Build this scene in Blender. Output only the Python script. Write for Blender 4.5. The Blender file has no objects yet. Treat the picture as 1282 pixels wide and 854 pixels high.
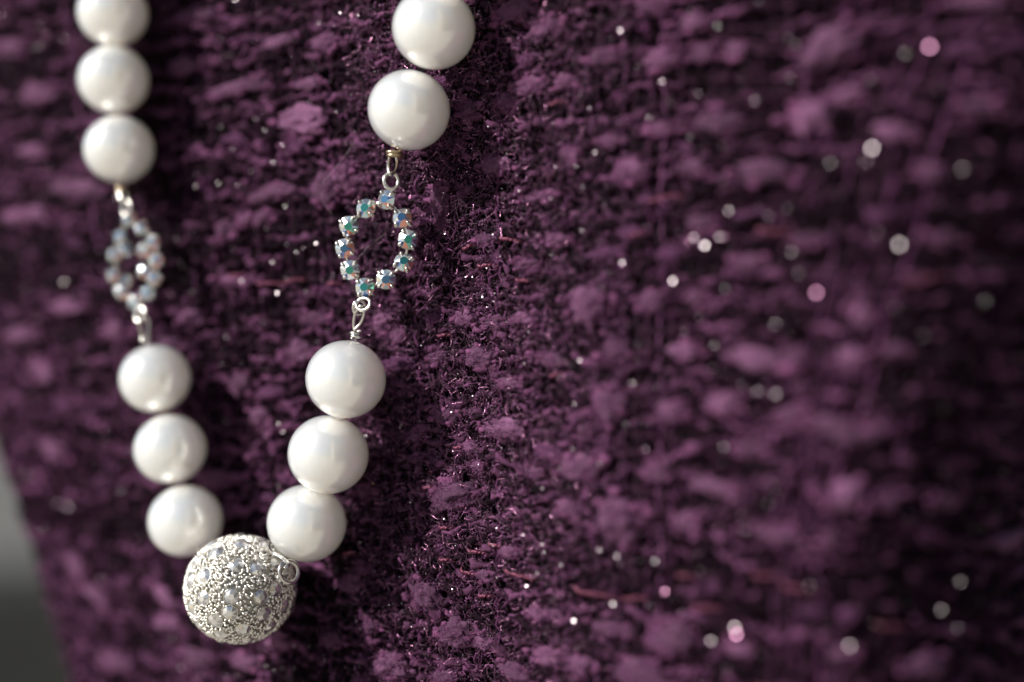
import bpy, bmesh, math, random
import numpy as np
from mathutils import Vector, Matrix, noise

random.seed(11); rng = np.random.default_rng(11)
scene = bpy.context.scene
COL = scene.collection

# ------------------------------------------------------------------ camera, sky, sun, exposure
EYE = Vector((0.0, 0.0, 1.25))            # chest height, metres; all shapes below are in mm from here
FPX, CX, CY = 1780.0, 641.0, 427.0        # focal length and centre of the 1282 x 854 photograph
FOCUS = 171.5                             # mm
cam_d = bpy.data.cameras.new('camera'); cam = bpy.data.objects.new('camera', cam_d); COL.objects.link(cam)
cam.location = EYE; cam.rotation_euler = (math.radians(90), 0, 0)
cam_d.lens = 50; cam_d.sensor_width = 36; cam_d.clip_start = 0.005; cam_d.clip_end = 300
cam_d.dof.use_dof = True; cam_d.dof.focus_distance = FOCUS * .001; cam_d.dof.aperture_fstop = 4.8
scene.camera = cam

SUN = Vector((-0.77, -0.30, 0.56)).normalized()      # direction towards the sun
world = bpy.data.worlds.new('World'); scene.world = world; world.use_nodes = True
wn = world.node_tree.nodes; bg = wn['Background']
sky = wn.new('ShaderNodeTexSky'); sky.sky_type = 'NISHITA'; sky.sun_disc = False
sky.sun_elevation = math.asin(SUN.z); sky.sun_rotation = math.atan2(SUN.x, SUN.y)
world.node_tree.links.new(sky.outputs[0], bg.inputs[0]); bg.inputs[1].default_value = 0.05
sun_d = bpy.data.lights.new('sun', 'SUN'); sun_d.energy = 5.0; sun_d.angle = math.radians(.53); sun_d.color = (1, .955, .89)
sun = bpy.data.objects.new('sun', sun_d); COL.objects.link(sun)
sun.rotation_euler = SUN.to_track_quat('Z', 'Y').to_euler(); sun.location = (-2, -1, 4)
vs = scene.view_settings; vs.view_transform = 'Standard'; vs.look = 'None'; vs.exposure = 0.42; vs.gamma = 1; vs.use_curve_mapping = False
scene.cycles.max_bounces = 8; scene.cycles.sample_clamp_indirect = 6.0; scene.cycles.use_denoising = True

# ------------------------------------------------------------------ materials
def mat(name, col, rough=.6, metal=0.0, **kw):
    m = bpy.data.materials.new(name); m.use_nodes = True
    b = m.node_tree.nodes['Principled BSDF']
    b.inputs['Base Color'].default_value = (*col, 1); b.inputs['Roughness'].default_value = rough; b.inputs['Metallic'].default_value = metal
    for k, v in kw.items(): b.inputs[k.replace('_', ' ')].default_value = v
    return m
def nd(m, t, **kw):
    n = m.node_tree.nodes.new(t)
    for k, v in kw.items(): setattr(n, k, v)
    return n
def lk(m, a, b): m.node_tree.links.new(a, b)
def noise_col(m, scale, c0, c1, lo=.35, hi=.65, detail=4, coord='Object', sc=None):
    tc = nd(m, 'ShaderNodeTexCoord'); nz = nd(m, 'ShaderNodeTexNoise'); nz.inputs['Scale'].default_value = scale; nz.inputs['Detail'].default_value = detail
    src = tc.outputs[coord]
    if sc:
        mp = nd(m, 'ShaderNodeMapping'); mp.inputs['Scale'].default_value = sc; lk(m, src, mp.inputs[0]); src = mp.outputs[0]
    lk(m, src, nz.inputs[0])
    r = nd(m, 'ShaderNodeValToRGB'); r.color_ramp.elements[0].position = lo; r.color_ramp.elements[1].position = hi
    r.color_ramp.elements[0].color = (*c0, 1); r.color_ramp.elements[1].color = (*c1, 1)
    lk(m, nz.outputs[0], r.inputs[0]); return r.outputs[0], src
def bump(m, src, scale, strength, dist, detail=3):
    nz = nd(m, 'ShaderNodeTexNoise'); nz.inputs['Scale'].default_value = scale; nz.inputs['Detail'].default_value = detail
    lk(m, src, nz.inputs[0]); bp = nd(m, 'ShaderNodeBump'); bp.inputs['Strength'].default_value = strength; bp.inputs['Distance'].default_value = dist
    lk(m, nz.outputs[0], bp.inputs['Height']); lk(m, bp.outputs[0], m.node_tree.nodes['Principled BSDF'].inputs['Normal'])
def P(m, k): return m.node_tree.nodes['Principled BSDF'].inputs[k]
def attr_mat(name, rough, metal=0.0, **kw):
    m = mat(name, (.5, .5, .5), rough, metal, **kw); a = nd(m, 'ShaderNodeAttribute', attribute_name='thread_colour')
    lk(m, a.outputs['Color'], P(m, 'Base Color')); return m

M = {}
M['pearl'] = mat('pearl_nacre', (.86, .83, .79), .25, .27, Subsurface_Weight=1, Subsurface_Scale=.026, Coat_Weight=1, Coat_Roughness=.075, Coat_IOR=2.1)
P(M['pearl'], 'Subsurface Radius').default_value = (1, .82, .66)
P(M['pearl'], 'Specular IOR Level').default_value = 1.0
c, s = noise_col(M['pearl'], 260, (.97, .915, .825), (.985, .94, .865), .3, .7); lk(M['pearl'], c, P(M['pearl'], 'Base Color')); bump(M['pearl'], s, 420, .06, .0004)
M['cloth'] = mat('tweed_ground_weave', (.02, .01, .018), .95, 0, Specular_IOR_Level=.1)
c, s = noise_col(M['cloth'], 260, (.005, .0025, .004), (.026, .009, .021), .38, .72, 6, sc=(1, 1, 1.8)); lk(M['cloth'], c, P(M['cloth'], 'Base Color')); bump(M['cloth'], s, 1500, .8, .0006, 4)
M['slub'] = mat('purple_slub_wool', (.2, .07, .19), .9, 0, Sheen_Weight=.12, Sheen_Roughness=.5, Specular_IOR_Level=.15)
P(M['slub'], 'Sheen Tint').default_value = (.6, .3, .6, 1)
oi = nd(M['slub'], 'ShaderNodeObjectInfo')
c, s = noise_col(M['slub'], 700, (.074, .029, .063), (.195, .083, .166), .3, .7, 5)
hs = nd(M['slub'], 'ShaderNodeHueSaturation'); mr = nd(M['slub'], 'ShaderNodeMapRange'); mr.inputs[3].default_value = .5; mr.inputs[4].default_value = 1.18
lk(M['slub'], oi.outputs['Random'], mr.inputs[0]); lk(M['slub'], mr.outputs[0], hs.inputs['Value']); lk(M['slub'], c, hs.inputs['Color']); lk(M['slub'], hs.outputs[0], P(M['slub'], 'Base Color'))
bump(M['slub'], s, 2600, 1.0, .0005, 5)
M['slub_plum'] = mat('plum_slub_wool', (.1, .04, .09), .9, 0, Specular_IOR_Level=.12)
c, s = noise_col(M['slub_plum'], 700, (.045, .016, .040), (.120, .042, .106), .3, .7, 5); lk(M['slub_plum'], c, P(M['slub_plum'], 'Base Color')); bump(M['slub_plum'], s, 2600, 1.0, .0005, 5)
M['yarn'] = attr_mat('boucle_yarn', .7, 0, Specular_IOR_Level=.1)
M['nub'] = attr_mat('wool_nub', .9, 0, Specular_IOR_Level=.12)
tc_ = nd(M['nub'], 'ShaderNodeTexCoord'); bump(M['nub'], tc_.outputs['Object'], 2400, .9, .0004, 4)
M['fibre'] = attr_mat('fine_fibre', .3, 0, Specular_IOR_Level=.5)
M['filament'] = attr_mat('magenta_filament', .26, .9)
for k_ in ('yarn', 'fibre', 'nub'): P(M[k_], 'Specular Tint').default_value = (1, .62, .92, 1)
M['lurex'] = mat('red_lurex', (.15, .040, .075), .36, .6)
M['sequin'] = mat('glitter_foil', (.90, .80, .86), .46, 1)
M['sequin_pink'] = mat('glitter_foil_pink', (.92, .45, .74), .46, 1)
M['silver'] = mat('silver_wire', (.72, .70, .66), .24, 1)
M['gold'] = mat('tarnished_wire', (.46, .37, .25), .3, 1)
M['ball'] = mat('clasp_shell', (.40, .38, .34), .45, 1)
M['bead'] = mat('silver_bead', (.97, .945, .88), .25, 1)
M['stone'] = attr_mat('iridescent_crystal', .19, .92)
M['clear'] = attr_mat('clear_crystal', .2, .8)
M['hair'] = mat('loose_fibre', (.55, .45, .5), .4)
M['ground'] = mat('pale_concrete', (.3, .29, .27), .9)
c, s = noise_col(M['ground'], 3, (.30, .28, .245), (.38, .355, .31)); lk(M['ground'], c, P(M['ground'], 'Base Color'))
M['wall'] = mat('grey_render', (.27, .28, .28), .9)
c, s = noise_col(M['wall'], 5, (.19, .194, .19), (.225, .229, .225)); lk(M['wall'], c, P(M['wall'], 'Base Color'))
M['beige'] = mat('beige_plaster', (.6, .53, .44), .9)
c, s = noise_col(M['beige'], 2, (.54, .48, .40), (.64, .57, .48)); lk(M['beige'], c, P(M['beige'], 'Base Color'))
M['dark'] = mat('dark_stone', (.026, .028, .025), .9)
c, s = noise_col(M['dark'], 6, (.010, .011, .010), (.016, .017, .015)); lk(M['dark'], c, P(M['dark'], 'Base Color'))

# ------------------------------------------------------------------ mesh helpers (all input in mm)
def link(name, me, m, parent=None, loc=(0, 0, 0)):
    o = bpy.data.objects.new(name, me); COL.objects.link(o)
    if m is not None and not me.materials: me.materials.append(m)
    o.parent = parent; o.location = loc; return o
def mesh_np(name, V, F, smooth=True, col=None):
    """V: (n,3) mm; F: (m,k) indices; col: (n,3) per-vertex thread colours"""
    V = np.asarray(V, dtype=np.float64) * .001; F = np.asarray(F, dtype=np.int32); k = F.shape[1]
    me = bpy.data.meshes.new(name); me.vertices.add(len(V)); me.vertices.foreach_set('co', V.astype(np.float32).ravel())
    me.loops.add(F.size); me.loops.foreach_set('vertex_index', F.ravel())
    me.polygons.add(len(F)); me.polygons.foreach_set('loop_start', np.arange(0, F.size, k, dtype=np.int32))
    if smooth: me.polygons.foreach_set('use_smooth', np.ones(len(F), dtype=bool))
    if col is not None:
        a = me.color_attributes.new('thread_colour', 'FLOAT_COLOR', 'POINT')
        a.data.foreach_set('color', np.concatenate([col, np.ones((len(col), 1))], 1).astype(np.float32).ravel())
    me.update(calc_edges=True); me.validate(); return me
def tubes(Pts, R, sides=4, col=None):
    """Pts (N,K,3), R (N,K) -> quads of N open tubes"""
    N, K, _ = Pts.shape
    T = np.gradient(Pts, axis=1); T /= np.linalg.norm(T, axis=2, keepdims=True) + 1e-9
    ref = np.broadcast_to(np.array([.31, .52, .795]), T.shape)
    A = np.cross(T, ref); A /= np.linalg.norm(A, axis=2, keepdims=True) + 1e-9; B = np.cross(T, A)
    ang = np.arange(sides) * 2 * math.pi / sides
    V = Pts[:, :, None, :] + R[:, :, None, None] * (A[:, :, None, :] * np.cos(ang)[None, None, :, None] + B[:, :, None, :] * np.sin(ang)[None, None, :, None])
    idx = np.arange(N * K * sides).reshape(N, K, sides); nx = np.roll(idx, -1, axis=2)
    F = np.stack([idx[:, :-1], nx[:, :-1], nx[:, 1:], idx[:, 1:]], -1).reshape(-1, 4)
    C = None if col is None else np.repeat(col, K * sides, axis=0)
    return V.reshape(-1, 3), F, C
def from_bm(name, bm, smooth=True):
    bmesh.ops.scale(bm, vec=(.001,) * 3, verts=bm.verts)
    me = bpy.data.meshes.new(name); bm.to_mesh(me); bm.free()
    for p in me.polygons: p.use_smooth = smooth
    return me
def wire(pts, r, sides=10, close=False, n=60):
    """smooth wire through points (mm) as one tube mesh with round ends"""
    pts = [Vector(p) for p in pts]; q = []
    m = len(pts); segs = m if close else m - 1
    for i in range(segs):
        p0 = pts[(i - 1) % m] if close or i > 0 else pts[0]; p1 = pts[i]; p2 = pts[(i + 1) % m]; p3 = pts[(i + 2) % m] if close or i + 2 < m else pts[-1]
        for k in range(max(2, n // segs)):
            t = k / max(2, n // segs)
            q.append(.5 * ((2 * p1) + (p2 - p0) * t + (2 * p0 - 5 * p1 + 4 * p2 - p3) * t * t + (3 * p1 - 3 * p2 + p3 - p0) * t ** 3))
    q.append(pts[0] if close else pts[-1])
    bm = bmesh.new(); rings = []; up = Vector((.3, .5, .8))
    for i, p in enumerate(q):
        t = (q[min(i + 1, len(q) - 1)] - q[max(i - 1, 0)]).normalized()
        if close and i in (0, len(q) - 1): t = (q[1] - q[-2]).normalized()
        a = (up - t * up.dot(t)).normalized(); up = a; b = t.cross(a)
        rr = r * (.55 if (not close and i in (0, len(q) - 1)) else 1)
        rings.append([bm.verts.new(p + (a * math.cos(k * 2 * math.pi / sides) + b * math.sin(k * 2 * math.pi / sides)) * rr) for k in range(sides)])
    for i in range(len(rings) - 1):
        for k in range(sides): bm.faces.new((rings[i][k], rings[i][(k + 1) % sides], rings[i + 1][(k + 1) % sides], rings[i + 1][k]))
    if not close: bm.faces.new(rings[0][::-1]); bm.faces.new(rings[-1])
    return bm

# ------------------------------------------------------------------ the worn jacket's surface: cross-section in (X, depth) mm
CTRL = [(-62, 330), (-76, 275), (-81.5, 243), (-80, 223), (-73.5, 213.5), (-62, 206), (-49, 198.3), (-31, 187.6), (-18, 178.8), (-5, 171.8), (3, 165), (10, 158.5), (23, 148), (32, 142.8), (39, 140.8), (46, 141.3),
        (53, 144.5), (61, 151), (70, 163), (77, 185), (80, 230), (76, 300)]
pts = []
for i in range(1, len(CTRL) - 2):
    p0, p1, p2, p3 = [np.array(CTRL[j], float) for j in (i - 1, i, i + 1, i + 2)]
    for t in np.linspace(0, 1, 60, endpoint=False):
        pts.append(.5 * (2 * p1 + (p2 - p0) * t + (2 * p0 - 5 * p1 + 4 * p2 - p3) * t * t + (3 * p1 - 3 * p2 + p3 - p0) * t ** 3))
PROF = np.array(pts); ARC = np.concatenate([[0], np.cumsum(np.linalg.norm(np.diff(PROF, axis=0), axis=1))])
U0, U1 = 0.0, ARC[-1]
def sstep(a, b, x):
    t = np.clip((x - a) / (b - a), 0, 1); return t * t * (3 - 2 * t)
def raw(u, z):
    X = np.interp(u, ARC, PROF[:, 0]); D = np.interp(u, ARC, PROF[:, 1])
    X = X + np.clip(-(z + 14) * .31, -22, 16) * (1 - sstep(-76, -28, X)) + np.clip((z - 6) * .34, -8.5, 9) * sstep(12, 46, X)
    fold = .9 * np.sin(u * .11 + z * .035) + .6 * np.sin(u * .05 - z * .09 + 1.3)
    D = D + np.clip((z + 10) * .15, 0, 8) * (1 - sstep(-76, -30, np.interp(u, ARC, PROF[:, 0])))
    return np.stack([X, D + fold, z + 0 * u], -1)
def surf(u, z, h=0.0):
    """points and normals (towards the wearer's outside) h mm above the cloth"""
    u = np.asarray(u, float); z = np.asarray(z, float); e = .4
    p = raw(u, z); du = raw(u + e, z) - raw(u - e, z); dz = raw(u, z + e) - raw(u, z - e)
    n = np.cross(du, dz); n /= np.linalg.norm(n, axis=-1, keepdims=True) + 1e-9
    return p + n * np.asarray(h)[..., None], n
def at(x, y, d): return Vector(((x - CX) / FPX * d, d, (CY - y) / FPX * d))
UU = np.linspace(40, U1 - 30, 900)
def on_cloth(x, y):
    """the (u, z) where the ray of photo point (x, y) meets the cloth"""
    z = np.zeros_like(UU)
    for _ in range(4):
        p = raw(UU, z); z = (CY - y) / FPX * p[:, 1]
    p = raw(UU, z); px = CX + FPX * p[:, 0] / p[:, 1]
    k = int(np.argmin(np.abs(px - x) + (p[:, 1] > 215) * 50)); return UU[k], float(z[k])
def px_of(p): return CX + FPX * p[..., 0] / p[..., 1], CY - FPX * p[..., 2] / p[..., 1]

def tag(o, label, cat): o['label'] = label; o['category'] = cat
def empty(name, loc):
    o = bpy.data.objects.new(name, None); COL.objects.link(o); o.empty_display_size = .02; o.location = loc; return o

# ------------------------------------------------------------------ the setting behind
me = bpy.data.meshes.new('ground'); me.from_pydata([(-40, -40, 0), (40, -40, 0), (40, 40, 0), (-40, 40, 0)], [], [(0, 1, 2, 3)])
g = link('ground', me, M['ground']); g['kind'] = 'structure'
def slab(x0, x1, y0, y1, z0, z1, bev):
    bm = bmesh.new(); bmesh.ops.create_cube(bm, size=1)
    for v in bm.verts: v.co = Vector(((x1 - x0) * v.co.x, (y1 - y0) * v.co.y, (z1 - z0) * (v.co.z + .5)))
    bmesh.ops.bevel(bm, geom=list(bm.edges), offset=bev, segments=2, affect='EDGES')
    me = bpy.data.meshes.new('slab'); bm.to_mesh(me); bm.free(); return me, ((x0 + x1) / 2, (y0 + y1) / 2, z0)
me, lo = slab(-3.2, 2.4, 3.4, 3.65, 0, 2.9, .01); o = link('rendered_wall', me, M['wall'], None, lo); tag(o, 'pale grey wall far out of focus at the left edge, above a dark band', 'wall')
me, lo = slab(-2.6, 1.6, 2.0, 2.25, 0, 1.25 - .308 / 1.78 * 2.0, .02); o = link('low_wall', me, M['dark'], None, lo); tag(o, 'dark blurred low wall in the bottom left corner', 'low wall')

# the corner of a pale building behind the photographer's right shoulder: the pearls mirror its sunlit edge and shaded front
me, lo = slab(1.75, 9.0, -5.1, -4.05, 0, 6.5, .03); o = link('building_wall', me, M['beige'], None, lo); o['kind'] = 'structure'

# ------------------------------------------------------------------ the jacket
ORG = np.array([0., 175., 0.])                         # local origin of the garment (mm from the eye)
jacket = empty('tweed_jacket', EYE + Vector((0, .175, 0)))
tag(jacket, 'purple boucle tweed jacket with fluffy slubs and glitter, worn beneath the pearl necklace', 'jacket')
nu, nz_ = 420, 300
u = np.linspace(2, U1 - 2, nu); zz = np.linspace(-95, 95, nz_); Ug, Zg = np.meshgrid(u, zz, indexing='ij')
h = .25 * np.sin(Zg * 2 * math.pi / 2.3 + .6 * np.sin(Ug * .7)) + .16 * np.sin(Ug * 2 * math.pi / 1.9) + rng.normal(0, .13, Ug.shape)
p, n = surf(Ug, Zg, h - .5)
idx = np.arange(nu * nz_).reshape(nu, nz_)
F = np.stack([idx[:-1, :-1], idx[1:, :-1], idx[1:, 1:], idx[:-1, 1:]], -1).reshape(-1, 4)
link('ground_weave', mesh_np('ground_weave', p.reshape(-1, 3) - ORG, F), M['cloth'], jacket)

PAL = np.array([[.110, .036, .094], [.060, .020, .051], [.022, .008, .018], [.008, .0035, .0065], [.044, .021, .037], [.18, .066, .155]])
def pick(N, w): return PAL[rng.choice(len(PAL), N, p=np.array(w) / sum(w))] * rng.uniform(.75, 1.25, (N, 1))
ULO, UHI = 42, U1 - 46
def cloth_tubes(name, Pts, R, sides, col, m):
    V, F, C = tubes(Pts - ORG, R, sides, col)
    o = link(name, mesh_np(name, V, F, True, C), m, jacket); o['kind'] = 'stuff'; return o
# weft yarns: wavy horizontal rows of uneven thickness, and thinner warp threads over and under them
def wander(shape_n, K, waves, amps):
    x = np.linspace(ULO, UHI, K)[None]; out = np.zeros((shape_n, K))
    for w_, a_ in zip(waves, amps):
        out += a_ * np.sin(2 * math.pi * x / (w_ * rng.uniform(.8, 1.25, (shape_n, 1))) + rng.uniform(0, 6.28, (shape_n, 1)) + 1.2 * np.sin(x * rng.uniform(.05, .3, (shape_n, 1)) + rng.uniform(0, 6.28, (shape_n, 1))))
    return out
rows = np.sort(np.concatenate([np.arange(-56, 56, 1.75), np.arange(-55, 56, 3.1)])); K = 440; nr = len(rows)
Us = np.broadcast_to(np.linspace(ULO, UHI, K), (nr, K)); Zs = rows[:, None] + rng.normal(0, .3, (nr, 1)) + wander(nr, K, (23, 8, 2.6, 1.1), (.5, .35, .22, .12)) + rng.normal(0, .05, Us.shape)
hs_ = .08 + wander(nr, K, (11, 3.7, 1.7), (.25, .28, .18)); thick_ = wander(nr, K, (17, 6, 2.3, 1.1, .8), (.5, .5, .45, .4, .3))
Rr = np.clip(.31 + .19 * thick_ + rng.normal(0, .04, Us.shape), .10, .85); p, _ = surf(Us, Zs, hs_)
V, F, _c = tubes(p - ORG, Rr, 5); tint = np.clip(.25 + .52 * wander(nr, K, (37, 14, 5), (.6, .5, .3)) + .22 * thick_ + rng.normal(0, .28, (nr, 1)), 0, 1)[..., None]; WP, WT = p, tint[..., 0]
cv_ = (np.array([.006, .003, .005]) * (1 - tint) + np.array([.120, .044, .100]) * tint); o = link('weft_yarn', mesh_np('weft_yarn', V, F, True, np.repeat(cv_.reshape(-1, 3), 5, 0)), M['nub'], jacket); o['kind'] = 'stuff'
cols_ = np.arange(ULO, UHI, 1.7); K = 150; zz = np.linspace(-62, 62, K); Zs = np.broadcast_to(zz, (len(cols_), K)); ph = rng.uniform(0, 6.28, (len(cols_), 3, 1))
Us = cols_[:, None] + .3 * np.sin(Zs * .4 + ph[:, 0]) + rng.normal(0, .06, Zs.shape)
p, _ = surf(Us, Zs, .15 + .35 * np.sin(Zs * 2.7 + ph[:, 1])); cloth_tubes('warp_thread', p, np.full(Zs.shape, .17), 4, pick(len(cols_), (2, 3, 4, 4, 1, .5)), M['yarn'])

# boucle curls: little looping lengths of yarn all over
def curls(N, ulo, uhi, zlo, zhi, L, Rh, r, turns, hgt, K, vert=.35):
    u0 = rng.uniform(ulo, uhi, N)[:, None]; z0 = rng.uniform(zlo, zhi, N)[:, None]
    th = np.where(rng.random(N) < vert, rng.normal(1.57, .5, N), rng.normal(0, .45, N))[:, None]
    t = np.linspace(-.5, .5, K)[None]; l = rng.uniform(*L, N)[:, None]; ra = rng.uniform(*Rh, N)[:, None]; w = rng.uniform(*turns, N)[:, None] * 6.283; f = rng.uniform(0, 6.28, (N, 1))
    a = l * t; b = ra * np.sin(w * t + f) + .25 * ra * np.sin(2.3 * w * t + f * 2); hh = rng.uniform(*hgt, N)[:, None] + ra * (.9 + np.cos(w * t + f))
    U_ = u0 + a * np.cos(th) - b * np.sin(th); Z_ = z0 + a * np.sin(th) + b * np.cos(th)
    p, _ = surf(U_, Z_, hh); R_ = np.broadcast_to(rng.uniform(*r, N)[:, None], p.shape[:2]) * (1 - .55 * np.abs(2 * t) ** 6)
    return p, R_
p, R_ = curls(3000, ULO, UHI, -56, 56, (1.2, 3.2), (.22, .55), (.09, .17), (1.2, 3.2), (-.3, .35), 12)
cloth_tubes('boucle_loop', p, R_, 4, pick(3000, (2.5, 3.5, 4, 5, 1.0, 1.2)), M['yarn'])
ua, _z = on_cloth(440, 427); ub, _z = on_cloth(790, 427)
p, R_ = curls(5200, ua, ub, -44, 44, (.5, 1.7), (.10, .24), (.04, .085), (1.4, 3.6), (-.1, .55), 12, .45)
cloth_tubes('fine_loop', p, R_, 4, pick(5200, (6, 4, 3, 2.5, 1, 4)), M['fibre'])

# nubs: thousands of little knots of wool, gathered in drifts along the weft
bt = bmesh.new(); bmesh.ops.create_icosphere(bt, subdivisions=2, radius=1); NB = []
for k in range(10):
    o_ = Vector((k * 5.1, 2.2 * k, 9 - k)); NB.append(np.array([v.co * (1 + .55 * noise.noise(v.co * 1.3 + o_) + .35 * noise.noise(v.co * 3 + o_)) for v in bt.verts]))
NF = np.array([[v.index for v in f.verts] for f in bt.faces]); bt.free()
def drift(u_, z_): return .5 + .6 * noise.noise(Vector((u_ * .10, z_ * .30, 3.3))) + .45 * noise.noise(Vector((u_ * .33, z_ * .7, 8.1)))
Vn, Fn, Cn = [], [], []
while len(Vn) < 5100:
    r_i, k_i = random.randrange(nr), random.randrange(2, K - 2); tn = WT[r_i, k_i]
    if random.random() > .15 + .85 * tn: continue
    c0 = WP[r_i, k_i]; T_ = Vector(WP[r_i, k_i + 2] - WP[r_i, k_i - 2]).normalized(); N_ = Vector((-.5, -.86, 0)); up = T_.cross(N_).normalized() * -1; N_ = T_.cross(up)
    if N_.y > 0: N_ = -N_
    w_ = random.uniform(.15, .42); sc_ = np.array([w_ * random.uniform(1.1, 2.6), w_ * random.uniform(.6, 1), w_ * random.uniform(.6, 1)]); a_ = random.gauss(0, .35)
    Bm = np.array([T_ * math.cos(a_) + up * math.sin(a_), up * math.cos(a_) - T_ * math.sin(a_), N_])
    q = (NB[len(Vn) % 10] * sc_) @ Bm + c0 + np.array(N_) * random.uniform(.05, .4) + np.array(up) * random.gauss(0, .32); Fn.append(NF + len(Vn) * len(q)); Vn.append(q)
    base = np.array([.006, .003, .005]) * (1 - tn) + np.array([.138, .051, .115]) * tn; Cn.append(np.repeat((base * random.uniform(.7, 1.3))[None], len(q), 0))
o = link('wool_nub', mesh_np('wool_nub', np.concatenate(Vn) - ORG, np.concatenate(Fn), True, np.concatenate(Cn)), M['nub'], jacket); o['kind'] = 'stuff'

# slubs: fluffy purple lumps; (x, y, half width, half height, tilt) read off the photograph, then smaller ones between
SL = '''647 15 24 15 -10|684 38 22 11 -10|667 108 24 14 0|710 103 16 9 0|637 128 16 9 0|717 194 13 10 20|626 206 22 12 5|553 252 12 22 0|682 247 24 8 -8|793 214 24 16 0|833 161 18 10 0|767 176 20 9 0
742 383 25 26 0|818 378 18 14 0|833 75 26 14 -8|762 70 22 10 0|823 5 26 12 0|586 398 17 11 0|657 398 20 8 -5|621 403 12 9 0|485 403 14 16 0|450 227 16 11 0|591 141 11 17 0|435 222 14 20 0
292 113 36 10 -14|325 105 14 11 0|383 151 36 20 8|413 237 20 22 0|352 239 26 10 0|287 287 16 13 -10|312 274 12 11 0|332 274 12 11 0|50 118 24 13 0|388 106 18 9 0|332 247 22 9 0|101 237 42 12 5|35 272 34 13 0
45 190 22 10 0|413 55 20 13 0|237 83 20 12 0|146 413 14 12 0|242 398 22 11 0|90 385 26 11 0|398 398 22 9 0|1036 65 40 30 -25|1016 151 28 22 0|900 156 32 15 0|870 211 18 12 0|956 217 38 17 6|1117 166 26 12 5
1061 121 24 14 0|1222 136 24 15 0|1162 217 18 13 0|870 30 20 14 0|880 68 16 11 0|925 65 16 12 0|1222 5 40 12 0|1082 393 16 17 0|875 373 12 11 0|307 482 17 16 0|378 439 18 15 0|60 464 18 16 30
272 598 21 13 0|352 802 18 13 0|216 781 20 13 0|211 746 20 12 20|126 746 22 11 30|151 827 22 12 0|252 822 24 12 0|312 827 22 12 0|101 706 16 13 40|606 447 23 15 -5|551 447 14 10 0|692 449 22 9 8
767 510 22 23 0|732 585 29 18 0|669 588 20 8 4|636 535 30 13 0|571 620 32 20 -8|783 650 28 33 0|717 635 16 11 0|538 746 24 20 30|576 791 23 20 0|609 804 16 9 5|674 766 16 9 0|702 769 14 9 0
496 832 26 21 0|838 799 24 18 0|808 842 34 22 0|772 786 30 10 0|732 832 20 14 0|440 731 16 11 0|465 784 11 10 0|601 583 10 7 0|548 580 7 6 0|772 439 20 14 0|823 590 16 14 0|843 515 20 14 0|460 615 9 11 0
948 452 42 17 12|996 447 16 15 0|1066 447 20 14 0|1056 540 44 17 14|1107 530 13 12 0|1061 620 23 23 0|1107 625 15 13 0|895 608 38 12 14|971 668 38 10 3|1044 676 12 13 0|860 655 18 11 20|1152 832 28 17 0
1051 817 16 13 0|855 797 22 20 0|910 505 26 15 0|991 520 18 14 0|1253 676 32 12 0|1182 625 20 12 0|930 812 18 11 10|945 560 20 12 0|1010 300 24 10 0|1180 300 20 12 0|300 350 24 9 0|215 430 18 10 0
30 420 24 12 0|70 560 18 14 30|20 60 22 12 0|250 20 26 10 0|350 55 24 9 -8|445 330 10 14 0|520 330 12 14 0|500 420 13 11 0|560 520 18 10 0|525 545 10 10 0|610 300 16 9 0|660 330 18 8 0|700 300 18 9 0|640 480 22 8 0
590 560 14 8 0|640 690 16 8 0|610 720 14 8 0|650 840 24 12 0|690 820 20 13 0|560 845 18 10 0|420 800 16 10 0|290 640 12 10 0|330 520 14 12 0|880 280 24 10 0|940 330 22 11 0|1120 440 20 12 0|860 440 24 12 0'''
def slub_mesh(k):
    bm = bmesh.new(); bmesh.ops.create_icosphere(bm, subdivisions=4, radius=1)
    o = Vector((k * 7.3, k * 3.1, 1.7 * k)); r = random.Random(k); bend = r.uniform(-.35, .35)
    for v in bm.verts:
        q = v.co.copy(); d = max(.6, 1 + .45 * noise.noise(q * 1.3 + o) + .36 * noise.noise(q * 2.4 + o) + .20 * noise.noise(q * 5 + o) + .08 * noise.noise(q * 11 + o))
        v.co = Vector((q.y * d * .9, q.x * d, q.z * d)) if False else Vector((q.z * d, q.x * d, q.y * d))
        v.co.z += bend * (v.co.x ** 2 - .4)
    return from_bm('slub', bm)
SLM = [slub_mesh(k) for k in range(14)]
for m_ in SLM: m_.materials.append(M['slub'])
SLMD = [m_.copy() for m_ in SLM]
for m_ in SLMD: m_.materials.clear(); m_.materials.append(M['slub_plum'])
slub_list = []
for s_ in SL.replace('\n', '|').split('|'):
    x, y, w, hgt, tl = map(float, s_.split()); uq, zq = on_cloth(x, y)
    pp, nn = surf(np.array(uq), np.array(zq)); sc = pp[1] / FPX
    cosv = max(.45, abs(float(np.dot(nn, -pp / np.linalg.norm(pp))))); slub_list.append((uq, zq, .84 * w * sc / cosv ** .7, .80 * hgt * sc, tl, 1))
fill = []
for k in range(170):
    uq, zq = random.uniform(ULO, UHI), random.uniform(-50, 50)
    if any(abs(uq - q[0]) < 2.2 + q[2] * .8 and abs(zq - q[1]) < 1.2 + q[3] * .8 for q in slub_list + fill): continue
    a = random.uniform(.5, 1.7); fill.append((uq, zq, a * random.uniform(.9, 1.6), random.uniform(.4, .8) * (.6 + a * .35), random.gauss(0, 12), 0))
fill.sort(key=lambda q: -q[2] * q[3])
inview = []
for q in fill:
    pp, _ = surf(np.array(q[0]), np.array(q[1])); a, b = px_of(pp)
    if -10 < a < 1290 and -10 < b < 864: inview.append(q)
slubs = slub_list + inview[:300 - len(slub_list)]
slub_frames = []
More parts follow.
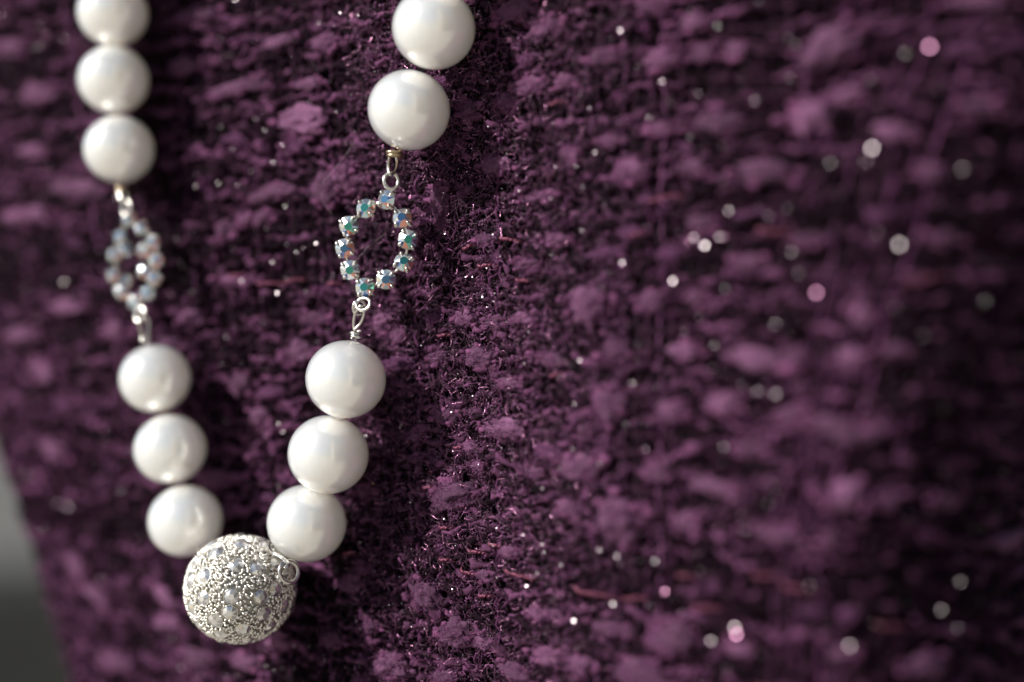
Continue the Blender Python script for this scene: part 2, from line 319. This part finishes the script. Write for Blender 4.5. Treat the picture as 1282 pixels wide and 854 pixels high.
for k, (uq, zq, w, hgt, tl, big) in enumerate(slubs):
    pp, nn = surf(np.array(uq), np.array(zq), np.array(.3 + .2 * hgt)); N_ = Vector(nn); up = (Vector((0, 0, 1)) - N_ * N_.z).normalized(); rt = up.cross(N_)
    R = Matrix((rt, up, N_)).transposed() @ Matrix.Rotation(math.radians(-tl), 3, 'Z') @ Matrix.Rotation(random.choice((0, math.pi)), 3, 'Z')
    thick = min(w, hgt) * random.uniform(.55, .75)
    o = link('slub', SLM[k % len(SLM)] if big else SLMD[k % len(SLMD)], None, jacket, (Vector(pp) - Vector(ORG)) * .001)
    o.rotation_euler = R.to_euler(); o.scale = (w, hgt, thick); slub_frames.append((Vector(pp), R, w, hgt, thick))

# little knots round the edge of every big slub, where its wool runs out into the yarn
Vn, Fn, Cn = [], [], []
for c_, R, w, hgt, th in slub_frames[:len(slub_list)]:
    for k in range(12):
        a_ = random.uniform(0, 6.283); f_ = random.uniform(.75, 1.45); off = Vector((w * 1.15 * f_ * math.cos(a_), hgt * f_ * math.sin(a_), th * random.uniform(-.5, .45))); w_ = random.uniform(.2, .5) * min(1.3, .5 + .5 * hgt)
        q = ((NB[(k + len(Vn)) % 10] * np.array([w_ * random.uniform(1, 2), w_ * .9, w_ * .8])) + np.array(off)) @ np.array(R).T + np.array(c_); Fn.append(NF + len(Vn) * len(q)); Vn.append(q); Cn.append(np.repeat((np.array([.14, .049, .112]) * random.uniform(.4, 1.2))[None], len(q), 0))
o = link('slub_fringe', mesh_np('slub_fringe', np.concatenate(Vn) - ORG, np.concatenate(Fn), True, np.concatenate(Cn)), M['nub'], jacket); o['kind'] = 'stuff'

# soft halo of fibres standing out of the slubs near the plane of focus, and loose fuzz between them
Pf, Rf, Cf = [], [], []
for c_, R, w, hgt, th in slub_frames:
    x, y = px_of(np.array(c_)); 
    if not (395 < x < 850): continue
    nf = int(40 + 100 * w * hgt)
    dirs = rng.normal(0, 1, (nf, 3)); dirs[:, 2] = np.abs(dirs[:, 2]); dirs /= np.linalg.norm(dirs, axis=1, keepdims=True)
    Rm = np.array(R); b0 = (dirs * np.array([w, hgt, th])) * rng.uniform(.82, 1.08, (nf, 1))
    tan = rng.normal(0, 1, (nf, 3)); lens = rng.uniform(.25, .8, nf)[:, None]; cv = rng.normal(0, .8, (nf, 3)); tan -= dirs * (tan * dirs).sum(1, keepdims=True)
    t = np.linspace(0, 1, 5)[None, :, None]
    loc = b0[:, None] + lens[:, None] * (t * (dirs * .10 + tan * .6)[:, None] + t * t * cv[:, None])
    Pf.append(loc @ Rm.T + np.array(c_)); Rf.append(np.broadcast_to(rng.uniform(.010, .020, (nf, 1)), (nf, 5))); Cf.append(np.array([[.22, .08, .19]]) * rng.uniform(.5, 1.3, (nf, 1)))
nf = 4500
u0 = rng.normal((ua + ub) * .48, (ub - ua) * .27, nf); z0 = rng.uniform(-46, 46, nf); t = np.linspace(0, 1, 5)[None]
d1, d2, c1, c2 = [rng.normal(0, .8, (nf, 1)) for _ in range(4)]; h0 = rng.uniform(-.1, .8, (nf, 1)); h1 = rng.uniform(-.4, 1.1, (nf, 1))
p, _ = surf(u0[:, None] + d1 * t + c1 * t * t, z0[:, None] + d2 * t + c2 * t * t, h0 + h1 * t - .5 * h1 * t * t)
Pf.append(p); Rf.append(np.broadcast_to(rng.uniform(.010, .024, (nf, 1)), (nf, 5))); Cf.append(np.where(rng.random((nf, 1)) < .45, np.array([[.12, .075, .105]]), np.array([[.19, .062, .155]])) * rng.uniform(.4, 1.3, (nf, 1)))
cloth_tubes('fuzz', np.concatenate(Pf), np.concatenate(Rf), 3, np.concatenate(Cf), M['fibre'])

nf = 3200; u0 = rng.uniform(ua, ub - 6, nf); z0 = rng.uniform(-44, 44, nf); d1, d2, c1, c2 = [rng.normal(0, .35, (nf, 1)) for _ in range(4)]; t = np.linspace(0, 1, 5)[None]; h0 = rng.uniform(.2, 1.0, (nf, 1))
p, _ = surf(u0[:, None] + d1 * t + c1 * t * t, z0[:, None] + d2 * t + c2 * t * t, h0 + .3 * t)
cloth_tubes('metallic_filament', p, np.full((nf, 5), .025), 3, np.array([[.70, .32, .55]]) * rng.uniform(.6, 1.2, (nf, 1)), M['filament'])

# red metallic plaits: short lengths of a two-ply twisted thread lying along the weave
LX = '''625 682 34|650 718 44|745 742 60|795 748 34|590 716 40|440 692 26|886 760 40|1114 782 44|976 292 54|1157 350 60|960 720 40|612 333 30|640 300 36|660 352 40|560 420 20|590 310 24|340 355 40|370 352 30|420 355 20|700 470 30
600 690 30|560 660 26|830 250 50|800 295 40|560 700 26|300 345 30|960 860 40|700 130 30|540 610 20|860 720 30|1000 735 40|610 745 26|580 560 20'''
def plait(L):
    n_ = int(L / .12) + 4; t = np.linspace(-.5, .5, n_); out = []
    for f in (0, math.pi):
        ph_ = t * L * 2 * math.pi / .8 + f; out.append(np.stack([t * L, .13 * np.sin(ph_) + .12 * np.sin(t * 7), .13 * np.cos(ph_) - 1.0 * np.abs(2 * t) ** 2.5 + .1 * np.sin(t * 17)], -1))
    V, F, _ = tubes(np.stack(out), np.full((2, n_), .13), 6); return mesh_np('lurex_plait', V, F)
PLM = [plait(L) for L in (2.6, 3.6, 5.0, 6.5)]
for s_ in LX.replace('\n', '|').split('|'):
    x, y, L = map(float, s_.split()); uq, zq = on_cloth(x, y); pp, nn = surf(np.array(uq), np.array(zq), np.array(.85)); L = L * 1.1 * pp[1] / FPX
    N_ = Vector(nn); up = (Vector((0, 0, 1)) - N_ * N_.z).normalized(); rt = up.cross(N_); R = Matrix((rt, up, N_)).transposed() @ Matrix.Rotation(random.gauss(-.05, .09), 3, 'Z')
    k = min(range(4), key=lambda i: abs((2.6, 3.6, 5.0, 6.5)[i] - L)); o = link('lurex_plait', PLM[k], M['lurex'], jacket, (Vector(pp) - Vector(ORG)) * .001); o.rotation_euler = R.to_euler()

# glitter: tiny six-sided foil flakes; the ones that flash in the photograph face half way between sun and eye
bm = bmesh.new(); bmesh.ops.create_cone(bm, cap_ends=True, segments=7, radius1=1, radius2=.86, depth=.3); SEQ = from_bm('glitter_flake', bm, False); SEQ.materials.append(M['sequin'])
SEQP = SEQ.copy(); SEQP.materials.clear(); SEQP.materials.append(M['sequin_pink'])
GL = '''1166 64 p 1|1094 190 s 1|1086 206 s .3|921 267 s .6|891 310 s 1|909 299 s .5|876 300 s .5|852 354 s .8|1127 309 s .9|1099 294 s .4|1026 369 p .8|1007 345 s .3|1224 376 s .2|1135 72 s .3|905 36 s .4|784 41 s .7|787 331 s .7
738 290 s .3|753 193 s .5|730 774 s 1|776 753 s .7|783 694 s .6|930 791 p 1|929 782 s .8|900 799 s .7|1061 804 s .6|1188 725 s .4|1167 760 s .4|1185 783 s .3|670 731 s 1|615 372 s 1|593 347 s .8|601 347 s .6|620 385 s .4|629 378 s .3|565 293 s .8
90 353 s .8|68 45 p .6|60 61 s .4|10 17 s .6|356 367 s 1|349 329 s .7|303 3 s .8|216 18 s .6|230 300 s .5|95 632 s .7|161 612 s .4|136 721 s .4|405 305 s .8|380 316 s .4|843 738 p .7|760 686 s .4|737 452 s .6|713 705 s .5|666 668 s .6
684 715 s .5|575 735 s .9|522 628 s .9|443 652 s .8|530 610 s .4|363 541 s .6|357 530 s .5|640 560 s .3|250 365 s .4|870 305 p .3|915 300 p .3|977 408 s .3|1000 60 s .3|640 200 s .3|700 250 s .4|820 150 s .3|880 120 s .3|560 340 s .6|500 500 s .3
660 240 s .4|620 160 s .4|730 210 s .3|700 320 s .3|760 580 s .3|800 480 s .3|690 680 s .5|830 700 s .4|690 610 s .4|437 19 s .7|458 22 s .6|428 35 s .5|409 32 s .4|1150 420 s .2|950 130 s .3|300 190 s .4|340 165 s .5|362 183 s .5|350 205 s .6|255 235 s .4'''
Hs = SUN.copy()
for s_ in GL.replace('\n', '|').split('|'):
    a = s_.split(); x, y, br = float(a[0]), float(a[1]), float(a[3]); uq, zq = on_cloth(x, y); pp, nn = surf(np.array(uq), np.array(zq), np.array(1.5)); q = Vector(pp); q *= 1.0
    half = ((-q).normalized() + SUN).normalized(); tilt = (1 - br) * .16 + .03
    half = (half + Vector((random.gauss(0, tilt), random.gauss(0, tilt), random.gauss(0, tilt))) * .7).normalized()
    o = link('glitter_flake', SEQP if a[2] == 'p' else SEQ, None, jacket, (q - Vector(ORG)) * .001)
    o.rotation_euler = half.to_track_quat('Z', 'Y').to_euler(); r_ = (.075 + .235 * br ** 1.6) * (.5 + .5 * sstep(20, 260, abs(x - 600))) * (.5 if x < 480 else .64); o.scale = (r_, r_ * random.uniform(.8, 1.1), r_)
# dust of finer flakes lying any way round
bmv, bmf, cc = [], [], 0
nf = 2100; u0 = rng.uniform(ULO, UHI, nf); z0 = rng.uniform(-48, 48, nf); p, n = surf(u0, z0, rng.uniform(.3, 1.3, nf))
nn = n + rng.normal(0, .42, n.shape); nn /= np.linalg.norm(nn, axis=1, keepdims=True); a = np.cross(nn, rng.normal(0, 1, nn.shape)); a /= np.linalg.norm(a, axis=1, keepdims=True); b = np.cross(nn, a); r_ = rng.uniform(.04, .095, nf)[:, None]
V = np.stack([p + a * r_, p + b * r_, p - a * r_, p - b * r_], 1).reshape(-1, 3); F = np.arange(nf * 4).reshape(nf, 4)
o = link('glitter_dust', mesh_np('glitter_dust', V - ORG, F, False), M['sequin'], jacket); o['kind'] = 'stuff'
# a few long loose fibres
for path in ([(462, 178, 5), (447, 203, 6), (424, 232, 6), (420, 252, 5), (427, 268, 4), (424, 282, 3)], [(494, 292, 4), (480, 312, 7), (462, 335, 7), (455, 350, 5), (456, 372, 3)], [(700, 470, 2), (716, 452, 4), (730, 460, 3)]):
    q = []
    for x, y, hh in path:
        uq, zq = on_cloth(x, y); pp, _ = surf(np.array(uq), np.array(zq), np.array(float(hh) * .5)); q.append(Vector(pp) - Vector(ORG))
    link('loose_fibre', from_bm('loose_fibre', wire(q, .011, 5, n=40)), M['hair'], jacket)

# ------------------------------------------------------------------ the necklace
NORG = Vector((-25, 182, 0))
necklace = empty('pearl_necklace', EYE + NORG * .001)
tag(necklace, 'strand of large white pearls with two crystal links and a silver pave ball clasp', 'necklace')
def put(name, me, m, c, parent=None, rot=None, scale=None):
    """c in mm from the eye"""
    o = link(name, me, m, parent or necklace, ((c - NORG) if parent is None else c) * .001)
    if rot is not None: o.rotation_euler = rot.to_euler()
    if scale: o.scale = scale
    return o
bm = bmesh.new(); bmesh.ops.create_uvsphere(bm, u_segments=72, v_segments=40, radius=5)
# tiny drill dimple at both poles
for v in bm.verts:
    rr = math.hypot(v.co.x, v.co.y)
    if rr < .75: v.co.z *= 1 - .07 * (1 - rr / .75)
PEARL = from_bm('pearl', bm)
def s_of(x): return 92 + (x - 142) * .0372
def cloth_gap(c, r):
    """signed distance of the cloth behind point c, minus r"""
    zz_ = np.full(UU.shape, c.z); d_ = np.linalg.norm(raw(UU, zz_) - np.array(c), axis=1).min(); return d_ - r
chains = [[(139, -155), (139, -70), (141, 16), (142, 100), (149, 187)], [(612, -160), (576, -66), (543, 36), (512, 138)], [(194, 474), (213, 562), (232, 652)], [(433, 475), (411, 569), (384, 655)]]
pearls = []
for ch in chains:
    cs = [at(x, y, 10 * FPX / s_of(x)) for x, y in ch]
    for i, c_ in enumerate(cs):
        ax = (cs[min(i + 1, len(cs) - 1)] - cs[max(i - 1, 0)]).normalized()
        q = ax.to_track_quat('Z', 'Y').to_matrix() @ Matrix.Rotation(random.uniform(0, 6), 3, 'Z')
        k = random.uniform(.968, 1.008) * (.972 if ch[0][0] < 300 else 1)
        put('pearl', PEARL, M['pearl'], c_, rot=q, scale=(k, k, .965 * k)); pearls.append(c_)
    pass

def basis(nrm, upv=Vector((0, 0, 1))):
    N_ = nrm.normalized(); up = (upv - N_ * N_.dot(upv)).normalized(); return up.cross(N_), up, N_
# cut crystals with coloured facets
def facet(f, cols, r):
    m_ = sum(f, Vector()) / len(f); q = m_.y - m_.x + r.gauss(0, .35)       # pale flash painted into the upper-left facets, warm reflection into the opposite ones
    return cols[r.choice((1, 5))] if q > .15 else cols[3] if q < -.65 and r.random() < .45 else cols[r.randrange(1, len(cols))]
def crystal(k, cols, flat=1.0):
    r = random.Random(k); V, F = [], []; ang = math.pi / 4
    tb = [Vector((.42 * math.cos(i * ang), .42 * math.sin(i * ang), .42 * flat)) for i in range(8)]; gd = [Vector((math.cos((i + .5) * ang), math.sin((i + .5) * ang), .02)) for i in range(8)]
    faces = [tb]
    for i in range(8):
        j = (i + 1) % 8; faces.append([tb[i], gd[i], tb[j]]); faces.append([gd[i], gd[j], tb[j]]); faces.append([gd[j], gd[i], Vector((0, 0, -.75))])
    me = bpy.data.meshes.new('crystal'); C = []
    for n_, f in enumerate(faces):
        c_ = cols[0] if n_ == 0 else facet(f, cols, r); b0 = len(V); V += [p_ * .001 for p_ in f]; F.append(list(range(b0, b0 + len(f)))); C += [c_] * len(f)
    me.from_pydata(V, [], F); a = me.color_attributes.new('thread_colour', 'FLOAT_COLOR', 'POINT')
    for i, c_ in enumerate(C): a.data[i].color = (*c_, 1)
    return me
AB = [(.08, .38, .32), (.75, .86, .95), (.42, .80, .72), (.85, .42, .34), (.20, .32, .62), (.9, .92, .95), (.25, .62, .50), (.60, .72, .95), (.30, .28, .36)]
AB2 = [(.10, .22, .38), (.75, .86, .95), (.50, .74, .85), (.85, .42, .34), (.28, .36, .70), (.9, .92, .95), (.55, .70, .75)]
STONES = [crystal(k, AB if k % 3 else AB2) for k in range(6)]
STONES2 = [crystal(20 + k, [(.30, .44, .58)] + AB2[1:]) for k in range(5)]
CLEAR = [crystal(40 + k, [(.93, .92, .90), (.97, .97, .96), (.5, .49, .47), (.85, .84, .82), (.95, .93, .9), (.66, .66, .68), (.9, .82, .66)], .8) for k in range(6)]
def setting_mesh():
    bm = bmesh.new()
    bmesh.ops.create_cone(bm, cap_ends=True, segments=14, radius1=.62, radius2=1.03, depth=.75, matrix=Matrix.Translation((0, 0, -.38)))
    for i in range(4):
        a = (i + .5) * math.pi / 2
        for zc, rad, dist in ((-.1, .26, 1.0), (.12, .24, .95), (.3, .2, .85)):
            bmesh.ops.create_icosphere(bm, subdivisions=1, radius=rad, matrix=Matrix.Translation((dist * math.cos(a), dist * math.sin(a), zc)))
    return from_bm('claw_setting', bm)
SETTING = setting_mesh()
def link_ring(stones, dep, rad, tiltv, STN, inner=()):
    cs = [at(x, y, dep(x)) for x, y in stones]; mid = sum(cs, Vector()) / len(cs)
    # bars that join the settings into an oval
    bmj = bmesh.new()
    for i in range(len(cs)):
        a, b = cs[i] - mid, cs[(i + 1) % len(cs)] - mid; off = Vector((0, .5, 0))
        w = wire([a + off, (a + b) / 2 * 1.02 + off, b + off], .2, 8, n=8); tmp = bpy.data.meshes.new('t'); w.to_mesh(tmp); w.free(); bmj.from_mesh(tmp); bpy.data.meshes.remove(tmp)
    lo = put('crystal_link', from_bm('crystal_link', bmj), M['silver'], mid)
    for i, c_ in enumerate(cs + [at(x, y, dep(x) + 1.6) for x, y in inner]):
        n_ = (tiltv + Vector((random.gauss(0, .2), random.gauss(0, .05), random.gauss(0, .2)))).normalized(); R = Matrix(basis(n_)).transposed() @ Matrix.Rotation(random.gauss(0, .25), 3, 'Z')
        put('claw_setting', SETTING, M['silver'], c_ - mid, lo, R, (rad,) * 3)
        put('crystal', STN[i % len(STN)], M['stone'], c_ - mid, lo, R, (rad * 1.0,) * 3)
    return lo
RST = [(484, 250), (458, 261), (437, 283), (432, 311), (438.5, 338), (457, 360), (483.5, 350), (506, 328), (511, 300), (504, 273)]
link_ring(RST, lambda x: 172.5 - (x - 470) * .035, 1.22, Vector((-.08, -1, .06)), STONES)
LST = [(162, 274), (150, 296), (144, 319), (143, 344), (153, 365), (169, 378), (185, 367), (194, 349), (196, 326), (192, 303), (178, 285)]
link_ring(LST, lambda x: 191.5 - (x - 169) * .08, 1.0, Vector((-.12, -1, .10)), STONES2, [(158, 312), (157, 352), (182, 340), (180, 314)])

# wire loops between pearls and links
def w_px(pts, r, name, m, close=False, n=60, sides=10):
    q = [at(x, y, d) for x, y, d in pts]; mid = sum(q, Vector()) / len(q)
    return put(name, from_bm(name, wire([p_ - mid for p_ in q], r, sides, close, n)), m, mid)
def ring_px(x, y, d, rx, ry, r, name, m, nrm=Vector((-.2, -1, .1)), rot=0, span=(0, 360)):
    c_ = at(x, y, d); a, b, _n = basis(nrm); k = d / FPX; pts_ = []
    for i in range(17):
        t_ = math.radians(span[0] + (span[1] - span[0]) * i / 16); px_, py_ = rx * k * math.cos(t_), ry * k * math.sin(t_); cr, sr = math.cos(rot), math.sin(rot)
        pts_.append(a * (px_ * cr - py_ * sr) + b * (px_ * sr + py_ * cr))
    cl = span[1] - span[0] == 360
    return put(name, from_bm(name, wire(pts_[:-1] if cl else pts_, r, 10, cl, 64)), m, c_)
def coil_px(x, y, d, rx, turns, hgt, r, m, lean=0.0):
    c_ = at(x, y, d); k = d / FPX; pts_ = []
    for i in range(int(turns * 12) + 1):
        t_ = i / 12 * 2 * math.pi; f = i / (turns * 12) - .5; pts_.append(Vector((rx * k * math.cos(t_) + lean * f, rx * k * math.sin(t_), -hgt * k * f)))
    return put('wire_coil', from_bm('wire_coil', wire(pts_, r, 8, n=len(pts_) * 3)), m, c_)
# right strand, above its link
coil_px(494, 193, 170.5, 8.5, 2.2, 9, .24, M['gold'], .2)
w_px([(494, 188, 170.5), (487, 200, 170), (486, 210, 169), (489, 219, 168.6), (495, 213, 170), (497, 202, 171), (494, 190, 170.5)], .2, 'wire_loop', M['silver'])
ring_px(490, 227, 171, 9, 10.5, .27, 'jump_ring', M['silver'], Vector((.25, -1, .2)))
# right strand, below its link
ring_px(455, 381, 172.5, 9.5, 8, .24, 'jump_ring', M['silver'], Vector((-.4, -1, .35)))
ring_px(450, 385, 173.2, 8, 9, .22, 'jump_ring', M['silver'], Vector((.4, -.8, -.2)))
w_px([(447, 420, 174), (443, 408, 173.5), (445, 392, 173), (452, 383, 172.4), (456, 391, 173), (452, 404, 173.4), (444, 414, 173.6), (446, 422, 174)], .2, 'wire_loop', M['silver'])
coil_px(446, 419, 174, 6.5, 2.5, 9, .17, M['silver'], .15)
# left strand, above and below its link
coil_px(152, 236, 192, 5, 2, 7, .2, M['gold'])
w_px([(152, 232, 192), (150, 243, 191.5), (154, 254, 191), (160, 250, 192), (157, 240, 192), (153, 232, 192)], .2, 'wire_loop', M['silver'])
ring_px(159, 261, 191.5, 6, 9, .24, 'jump_ring', M['silver'], Vector((-.5, -1, .2)))
ring_px(176, 394, 190, 7, 9, .24, 'jump_ring', M['silver'], Vector((-.5, -1, .3)))
w_px([(183, 428, 189), (177, 416, 188.5), (175, 402, 188.3), (180, 393, 188), (186, 402, 189), (186, 416, 189), (182, 428, 189)], .2, 'wire_loop', M['silver'])
coil_px(182, 424, 189, 5.5, 2, 7, .18, M['silver'])

# the pave ball clasp
BC = at(301, 737, 178.0); BR = 70.5 * 178.0 / FPX
bm = bmesh.new(); bmesh.ops.create_uvsphere(bm, u_segments=48, v_segments=28, radius=BR - .36)
ball = put('clasp_ball', from_bm('clasp_ball', bm), M['ball'], BC, scale=(1, 1, .97))

def fib(n_, jit):
    out = []
    for i in range(n_):
        z_ = 1 - 2 * (i + .5) / n_; a = i * 2.399963 ; v = Vector((math.sqrt(1 - z_ * z_) * math.cos(a), math.sqrt(1 - z_ * z_) * math.sin(a), z_)); v += Vector((random.gauss(0, jit), random.gauss(0, jit), random.gauss(0, jit))); out.append(v.normalized())
    return out
TILT = Matrix.Rotation(.7, 3, 'Y') @ Matrix.Rotation(.35, 3, 'X')
sts = [TILT @ v for v in fib(58, .05)]
bm = bmesh.new(); prof = [(1.0, -.3), (1.0, .0), (1.05, .06), (1.11, .0), (1.12, -.3)]; rg = []
for i in range(16):
    a = i * math.pi / 8; rg.append([bm.verts.new((r_ * math.cos(a), r_ * math.sin(a), z_)) for r_, z_ in prof])
for i in range(16):
    for k in range(4): bm.faces.new((rg[i][k], rg[(i + 1) % 16][k], rg[(i + 1) % 16][k + 1], rg[i][k + 1]))
BEZ = from_bm('bezel', bm)
for i, v in enumerate(sts):
    R = Matrix(basis(v, Vector((.2, .3, .93)))).transposed() @ Matrix.Rotation(random.uniform(0, 6), 3, 'Z'); k = .98 * random.uniform(.88, 1.08)
    put('crystal', CLEAR[i % 6], M['clear'], v * (BR - .28), ball, R, (k,) * 3); put('bezel', BEZ, M['bead'], v * (BR - .25), ball, R, (k,) * 3)
bt = bmesh.new(); bmesh.ops.create_icosphere(bt, subdivisions=2, radius=1); bv = np.array([v.co for v in bt.verts]); bf = np.array([[v.index for v in f.verts] for f in bt.faces]); bt.free()
V, F = [], []
for v in fib(3700, .018):
    dmin = min(math.acos(max(-1, min(1, v.dot(q)))) for q in sts) * BR
    if dmin < 1.14: continue
    r_ = random.choice((.14, .17, .2, .235)); F.append(bf + len(V) * len(bv)); V.append(bv * r_ + np.array(v * (BR - .2)))
o = put('granulation', mesh_np('granulation', np.concatenate(V), np.concatenate(F)), M['bead'], Vector(), ball); o['kind'] = 'stuff'
ring_px(362, 716, 171.4, 13, 13.5, .27, 'clasp_ring', M['silver'], Vector((.75, -1, .35)))
ring_px(351, 723, 171.9, 6, 5, .24, 'clasp_ring', M['silver'], Vector((-.9, -.5, .5)))
w_px([(356, 712, 170.2), (361, 706, 170.6), (354, 699, 172), (342, 692, 173), (338, 684, 176), (350, 676, 178)], .26, 'wire_loop', M['silver'])
w_px([(246, 684, 184), (254, 698, 184), (262, 706, 182), (272, 712, 180)], .26, 'wire_loop', M['silver'])
